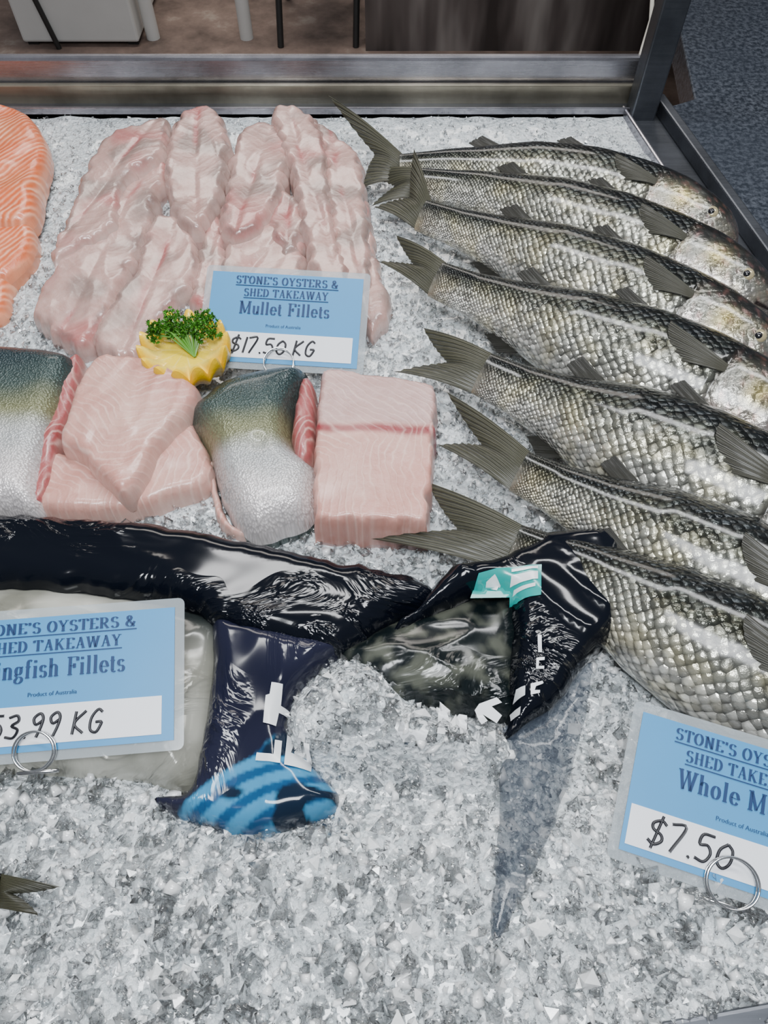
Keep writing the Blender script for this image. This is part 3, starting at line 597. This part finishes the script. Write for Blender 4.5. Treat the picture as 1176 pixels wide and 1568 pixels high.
def sign(TL,TR,BL,title,price,psz,poff,ring,wr=(.12,.96)):
    ex=(TR-TL); W=ex.length; ex.normalize(); dn=BL-TL; dn-=ex*dn.dot(ex); Hh=dn.length; ey=-dn.normalized(); ez=ex.cross(ey)
    c=TL+ex*W/2-ey*Hh/2
    e=bpy.data.objects.new("price_sign",None); S.collection.objects.link(e)
    e.matrix_world=Matrix(((ex.x,ey.x,ez.x,c.x),(ex.y,ey.y,ez.y,c.y),(ex.z,ey.z,ez.z,c.z),(0,0,0,1)))
    def rect(nm,x0,y0,x1,y1,z,m,th=.0004,rr=.0):
        mb=MB(); pts=[]
        if rr:
            for cx_,cy_,a0 in ((x1-rr,y1-rr,0),(x0+rr,y1-rr,90),(x0+rr,y0+rr,180),(x1-rr,y0+rr,270)):
                for k in range(5): a=math.radians(a0+k*22.5); pts.append((cx_+rr*math.cos(a),cy_+rr*math.sin(a)))
        else: pts=[(x1,y1),(x0,y1),(x0,y0),(x1,y0)]
        n=len(pts); V=[(x,y,z) for x,y in pts]+[(x,y,z-th) for x,y in pts]
        F=[tuple(range(n)),tuple(range(2*n-1,n-1,-1))]+[(i,i+n,(i+1)%n+n,(i+1)%n) for i in range(n)]
        mb.add(V,F,[(0,0)]*2*n,[(1,1,1)]*2*n,0); return mb.build(nm,[m],False,e)
    mg=.006
    rect("laminate",-W/2-mg,-Hh/2-mg,W/2+mg,Hh/2+mg,0,lm.mat,.0006,.004)
    rect("blue_card",-W/2,-Hh/2,W/2,Hh/2,.0006,M_card)
    wy0=-Hh/2+Hh*.05; wy1=-Hh/2+Hh*.33
    rect("white_strip",-W/2+W*wr[0],wy0,-W/2+W*wr[1],wy1,.0010,M_cardw,.0003)
    mb=MB(); serif_text(mb,"STONE'S OYSTERS &",0,Hh*.375,Hh*.085,.0013,maxw=W*.68); serif_text(mb,"SHED TAKEAWAY",0,Hh*.235,Hh*.085,.0013,maxw=W*.56)
    mb.build("sign_heading",[M_ink],False,e)
    mb=MB(); serif_text(mb,title,0,Hh*.035,Hh*.14,.0013,maxw=W*.60,thick=.17,thin=.04); mb.build("product_name",[M_ink],False,e)
    rect("underline_1",-W*.34,Hh*.350,W*.34,Hh*.358,.0012,M_ink,.0001); rect("underline_2",-W*.28,Hh*.21,W*.28,Hh*.218,.0012,M_ink,.0001)
    cu=bpy.data.curves.new("origin_line",'FONT'); cu.body="Product of Australia"; cu.size=Hh*.045; cu.align_x='CENTER'; cu.align_y='CENTER'
    o=bpy.data.objects.new("origin_line",cu); cu.materials.append(M_ink); S.collection.objects.link(o); o.parent=e; o.location=(0,-Hh*.09,.0013)
    mb=MB(); x=-W/2+poff*W
    for ch in price:
        for st in GL[ch]:
            R,_=catmull([(a*psz,b*psz) for a,b in st],max(6,len(st)*5)); mb.tube([(x+p[0]+p[1]*.15,(wy0+wy1)/2-psz/2+p[1],.0014) for p in R],.0009,0,(0,0,0),6)
        x+=psz*(.3 if ch in '1. ' else .68)
    mb.build("handwritten_price",[M_pen],True,e)
    mb=MB()
    for k in (0,.004):
        mb.tube([(ring[0]*W+ring[2]*math.cos(a),-Hh/2+ring[1]*Hh+ring[2]*math.sin(a)*.95,.002+k+.002*math.sin(a)) for a in [math.tau*i/40 for i in range(41)]],.0007,0,(1,1,1),8)
    mb.tube([(ring[0]*W+.012*math.cos(a),-Hh/2+ring[1]*Hh-.012,-.003+.003*math.sin(a)) for a in [math.pi*i/20 for i in range(21)]],.0012,0,(1,1,1),8)
    mb.build("ring_clip",[M_steel],True,e)
sign(P(327,415,.058),P(557,428,.056),P(325,552,.026),"Mullet Fillets","$17.50 KG",.0155,.16,(.0,.0,.013))
sign(P(-95,957,.066),P(268,930,.066),P(-95,1163,.045),"Kingfish Fillets","$53.99 KG",.015,.18,(-.05,.0,.012),wr=(.04,.95))
sign(P(985,1090,.05),P(1325,1193,.05),P(924,1292,.036),"Whole Mullet","$7.50",.0165,.10,(-.02,.02,.014),wr=(.02,.96))
# ---------------- lemon + parsley -----------------
base=P(290,556,.022)
lem=bpy.data.objects.new("lemon_crown_garnish",None); S.collection.objects.link(lem)
mpz=NT("lemon_peel"); cc=coln(mpz); tcc=mpz.n("ShaderNodeTexCoord").outputs["Object"]
mpz.set(Base_Color=cc.outputs["Color"],Roughness=.25,Normal=mpz.bump(mpz.noise(tcc,420,2),.35,.001))
mb=MB(); r0=.0385; lx,ly=base.x,base.y; z0=.008; G=[];C=[];U=[]
nth=192; teeth=14
def tooth(th): x=(th*teeth/math.tau)%1; return math.sin(math.pi*x)**.8
for i in range(20):
    v=i/19; row=[];cr=[]
    for j in range(nth+1):
        th=math.tau*j/nth; tz=tooth(th); top=.026+.017*tz
        ph=v*math.pi*.62; rr=r0*(math.sin(ph)**.55 if v>0 else 0)*(1+.09*tz*v-.04*v); row.append((lx+rr*math.cos(th),ly+rr*math.sin(th)*.96,z0+top*v)); cr.append(mixc((.84,.52,.002),(.76,.38,.0),(1-tz)*v))
    G.append(row);C.append(cr);U.append([(0,0)]*(nth+1))
mb.grid(G,U,C,0)
last=G[-1]; G=[];C=[];U=[]
for i in range(16):
    v=i/15; row=[];cr=[]
    for j in range(nth+1):
        th=math.tau*j/nth; e=last[j]; tz=tooth(th)
        zz=e[2]+(z0+.030-e[2])*sm(0,.45,v)
        row.append((lx+(e[0]-lx)*(1-v),ly+(e[1]-ly)*(1-v),zz))
        seg=abs(math.sin(th*5)); c=mixc((.84,.52,.002),(.80,.60,.10),sm(.05,.16,v)*(.4+.6*tz)) ; c=mixc(c,(.78,.56,.03),sm(.38,.48,v)); c=mixc(c,(.80,.68,.28),sm(.2,.0,seg)*sm(.35,.5,v)*.6)
        cr.append(c)
    G.append(row);C.append(cr);U.append([(0,0)]*(nth+1))
mb.grid(G,U,C,0); mb.build("lemon_half",[mpz.mat],parent=lem)
mp_=NT("parsley_leaf"); cc=coln(mp_); mp_.set(Base_Color=cc.outputs["Color"],Roughness=.4)
mb=MB(); top=Vector((lx+.004,ly+.002,z0+.032)); cen=[]
for k in range(22):
    a=random.uniform(-.3,math.pi+.3); rr=random.uniform(.004,.027)
    e=top+Vector((rr*math.cos(a)-.004,rr*math.sin(a)*.7+.004,.010+random.uniform(0,.012)))
    mb.tube([top+Vector((.006,-.012,0)),top.lerp(e,.5)+Vector((0,0,.004)),e],[.0010,.0007,.0005],0,(.10,.28,.03),6); cen.append(e)
for e in cen:
    for k in range(34):
        d=Vector((random.gauss(0,1),random.gauss(0,1),random.gauss(.3,.8))).normalized(); o=e+d*random.uniform(.001,.006)
        a=d.orthogonal().normalized(); a=(Matrix.Rotation(random.uniform(0,6.28),3,d)@a); b=d.cross(a); s=random.uniform(.0016,.003)
        V=[o];n=9
        for j in range(n):
            t=-1.3+2.6*j/(n-1); V.append(o+(d*math.cos(t)+a*math.sin(t))*s*(1.25 if j%2==0 else .8)+b*(s*.4*math.sin(j*1.9)))
        g=random.uniform(.5,1.5); mb.add(V,[(0,j,j+1) for j in range(1,n)],[(0,0)]*len(V),[(.04*g,.16*g,.01*g)]*len(V),0)
mb.build("parsley_sprig",[mp_.mat],False,lem)
# ---------------- case & surroundings -----------------
def prism(name,xy,z0,z1,mat,bev=.002,parent=None):
    me=bpy.data.meshes.new(name); n=len(xy); V=[(x,y,z0) for x,y in xy]+[(x,y,z1) for x,y in xy]
    F=[tuple(range(n))[::-1],tuple(range(n,2*n))]+[(i,(i+1)%n,(i+1)%n+n,i+n) for i in range(n)]
    me.from_pydata(V,[],F); me.materials.append(mat); o=bpy.data.objects.new(name,me); S.collection.objects.link(o)
    if bev: b=o.modifiers.new("b",'BEVEL'); b.width=bev; b.segments=2
    if parent: o.parent=parent
    return o
def steel(name,col,rough,streak=(3,120,120)):
    m=NT(name); tc=m.n("ShaderNodeTexCoord").outputs["Object"]; mp=m.n("ShaderNodeMapping"); mp.inputs["Scale"].default_value=streak; m.l(tc,mp.inputs[0])
    nf=m.noise(mp.outputs[0],3,5,.6); nb=m.noise(tc,9,5,.6)
    m.set(Base_Color=m.mix(m.ramp(nb,[(.35,0.0),(.65,1.0)]),tuple(c*.5 for c in col),col),Roughness=m.math('ADD',rough-.1,m.math('MULTIPLY',nf,.22)),Metallic=.9,Normal=m.bump(nf,.15,.001)); return m.mat
M_st=steel("brushed_steel",(.42,.41,.45),.26); M_std=steel("dull_steel_frame",(.14,.15,.17),.4); M_stl=steel("aluminium_track",(.46,.42,.33),.33)
case=bpy.data.objects.new("display_case",None); S.collection.objects.link(case)
y0=P(588,176).y
zt=.012; yA=P(588,165,zt).y; yB=P(588,146,zt).y; yC=P(588,128,.03).y
XL=-.9; XR=br.x+.02
prism("rear_tray_lip",[(XL,y0),(br.x+.012,y0-.004),(br.x+.012,yA),(XL,yA)],-.08,.012,M_st,parent=case)
prism("rear_ledge",[(XL,yA),(XR+.02,yA),(XR+.02,yB),(XL,yB)],-.08,.006,M_std,parent=case)
prism("rear_track",[(XL,yB),(XR+.02,yB),(XR+.02,yC),(XL,yC)],-.08,.028,M_stl,parent=case)
yD=P(588,125,.03).y; zr=.055; yE=P(588,80,zr).y
prism("rear_rail",[(XL,yD+.006),(XR+.03,yD+.006),(XR+.03,yE),(XL,yE)],-.08,zr,M_st,bev=.004,parent=case)
prism("case_base",[(XL,-.2),(1.3,-.2),(XR,y0),(XR,yE),(XL,yE)],-.9,-.03,simple("white_panel",(.5,.52,.55),.4),parent=case)
d=(fr-br).normalized(); nrm=Vector((-d.y,d.x,0)); nrm=nrm if nrm.x>0 else -nrm
def strip(name,o0,o1,z0_,z1_,mat):
    a=br+nrm*o0-d*.01; b=fr+nrm*o0; c=fr+nrm*o1; e=br+nrm*o1-d*.01
    prism(name,[(a.x,a.y),(b.x,b.y),(c.x,c.y),(e.x,e.y)],z0_,z1_,mat,parent=case)
strip("side_tray_lip",0,.005,-.08,.010,M_st)
strip("side_ledge",.005,.040,-.08,.004,M_std)
strip("side_glass_channel",.040,.052,-.08,.020,M_std)
pa=P(968,158,.02)
prism("corner_post",[(pa.x,pa.y-.01),(pa.x+.03,pa.y-.01),(pa.x+.03,pa.y+.02),(pa.x,pa.y+.02)],-.05,.45,M_std,parent=case)
mb=MB(); mb.tube([PY(975,105,yE-.01),PY(985,70,yE),PY(997,30,yE+.01),PY(1000,-20,yE+.02)],.0025,0,(1,1,1)); mb.build("cable",[simple("cream_cable",(.6,.56,.48),.5)],parent=case)
a=P(1010,1572,.03);b=P(1260,1520,.03)
prism("front_trim",[(a.x,a.y-.03),(b.x,b.y-.03),(b.x,b.y),(a.x,a.y+.002)],-.03,.034,M_std,parent=case)
g=NT("granite"); tc=g.n("ShaderNodeTexCoord").outputs["Object"]; n1=g.noise(tc,160,4,.7); n2=g.noise(tc,9,4)
g.set(Base_Color=g.mix(g.math('MULTIPLY',n2,1.0),g.ramp(n1,[(.42,(.008,.011,.016)),(.62,(.09,.10,.12))]),(.02,.025,.035)),Roughness=.2)
o=br+nrm*.052-d*.01; f2=fr+nrm*.052
prism("granite_counter",[(f2.x,f2.y),(o.x,o.y),(o.x+.05,yE),(o.x+.35,3.6),(3.4,3.6),(3.4,f2.y)],-.04,0.0,g.mat)
fm=NT("concrete_floor"); tc=fm.n("ShaderNodeTexCoord").outputs["Object"]
fm.set(Base_Color=fm.ramp(fm.noise(tc,6,6,.65),[(.3,(.09,.065,.055)),(.6,(.26,.19,.16)),(.8,(.5,.44,.38))]),Roughness=.6)
mb=MB(); mb.add([(-4,-2,-.9),(4,-2,-.9),(4,7,-.9),(-4,7,-.9)],[(0,1,2,3)],[(0,0)]*4,[(1,1,1)]*4,0); mb.build("floor",[fm.mat],False)
def P9(x,y): return P(x,y,-.9)
q0=P9(38,72); q1=P9(216,70)
wc=bpy.data.objects.new("white_cabinet",None); S.collection.objects.link(wc)
Mw=simple("white_enamel",(.66,.66,.64),.4,0,10,.08); Mdk=simple("dark_metal",(.02,.02,.02),.4)
prism("cabinet_body",[(q0.x,q0.y),(q1.x,q0.y),(q1.x,q0.y+.5),(q0.x,q0.y+.5)],-.885,.0,Mw,.01,wc)
for i,x in enumerate((q0.x+.03,q1.x-.03)): prism("foot_%d"%i,[(x-.02,q0.y+.02),(x+.02,q0.y+.02),(x+.02,q0.y+.06),(x-.02,q0.y+.06)],-.9,-.885,Mdk,0,wc)
s0=P9(92,72).x
mb=MB(); mb.tube([(s0,q0.y-.012,-.9),(s0-.03,q0.y-.012,-.72),(s0-.12,q0.y-.012,-.4),(s0-.16,q0.y-.012,-.1)],.010,0,(1,1,1)); mb.build("power_cord",[Mdk],parent=wc)
for x in (235,378):
    q=P9(x,58); mb=MB(); mb.tube([(q.x,q.y,-.9),(q.x,q.y,-.4),(q.x,q.y,.2)],.026,0,(1,1,1),16); mb.build("drain_pipe",[Mw])
ch=bpy.data.objects.new("metal_chair",None); S.collection.objects.link(ch)
mb=MB(); a=P9(430,72);b=P9(545,72)
for p in (a,b):
    mb.tube([(p.x,p.y,-.9),(p.x+.02,p.y+.1,-.45),(p.x,p.y+.25,-.05)],.012,0,(1,1,1)); mb.tube([(p.x,p.y+.4,-.9),(p.x,p.y+.2,-.45)],.012,0,(1,1,1))
mb.tube([(a.x,a.y+.06,-.6),(b.x,b.y+.06,-.6)],.012,0,(1,1,1)); mb.build("chair_frame",[Mdk],parent=ch)
prism("chair_seat",[(a.x,a.y+.02),(b.x,a.y+.02),(b.x,a.y+.4),(a.x,a.y+.4)],-.46,-.43,Mdk,.01,ch)
wm=NT("smoked_partition"); tc=wm.n("ShaderNodeTexCoord").outputs["Object"]; mp=wm.n("ShaderNodeMapping"); mp.inputs["Scale"].default_value=(2.6,1,.5); wm.l(tc,mp.inputs[0])
wm.set(Base_Color=wm.ramp(wm.noise(mp.outputs[0],2.6,3,.5),[(.35,(.04,.033,.032)),(.5,(.13,.11,.105)),(.68,(.36,.33,.31))]),Roughness=.3)  # pale streaks are blurred glass reflections painted into the colour
q=P9(560,78); prism("wall_partition",[(q.x,q.y),(2.6,q.y),(2.6,q.y+.1),(q.x,q.y+.1)],-.9,1.2,wm.mat,0)
prism("wall_back",[(-4,5.5),(4,5.5),(4,5.6),(-4,5.6)],-.9,2.2,simple("painted_wall",(.35,.32,.30),.6,0,3,.3),0)
# ---------------- light -----------------
def area(name,loc,tgt,sx,sy,e,col=(1,1,1)):
    l=bpy.data.lights.new(name,'AREA'); l.shape='RECTANGLE'; l.size=sx; l.size_y=sy; l.energy=e; l.color=col
    o=bpy.data.objects.new(name,l); S.collection.objects.link(o); o.location=loc
    o.rotation_euler=(Vector(tgt)-Vector(loc)).to_track_quat('-Z','Y').to_euler()
area("fluorescent_tube_light",(.25,.80,1.25),(.2,.42,0),1.4,.14,21,(.98,.99,1))
area("front_soft_light",(-.1,-.2,1.4),(.02,.18,0),.6,.35,30,(.93,.965,1))  # added soft light above the front to brighten the ice; no window there
area("background_fill_light",(-.3,3.2,2.1),(-.3,3.2,-.9),2,1,60,(1,.93,.85))  # unseen light added to brighten the floor behind the case
w=bpy.data.worlds.new("world"); S.world=w; w.use_nodes=True; bg=w.node_tree.nodes["Background"]; bg.inputs[0].default_value=(.84,.90,1,1); bg.inputs[1].default_value=.20
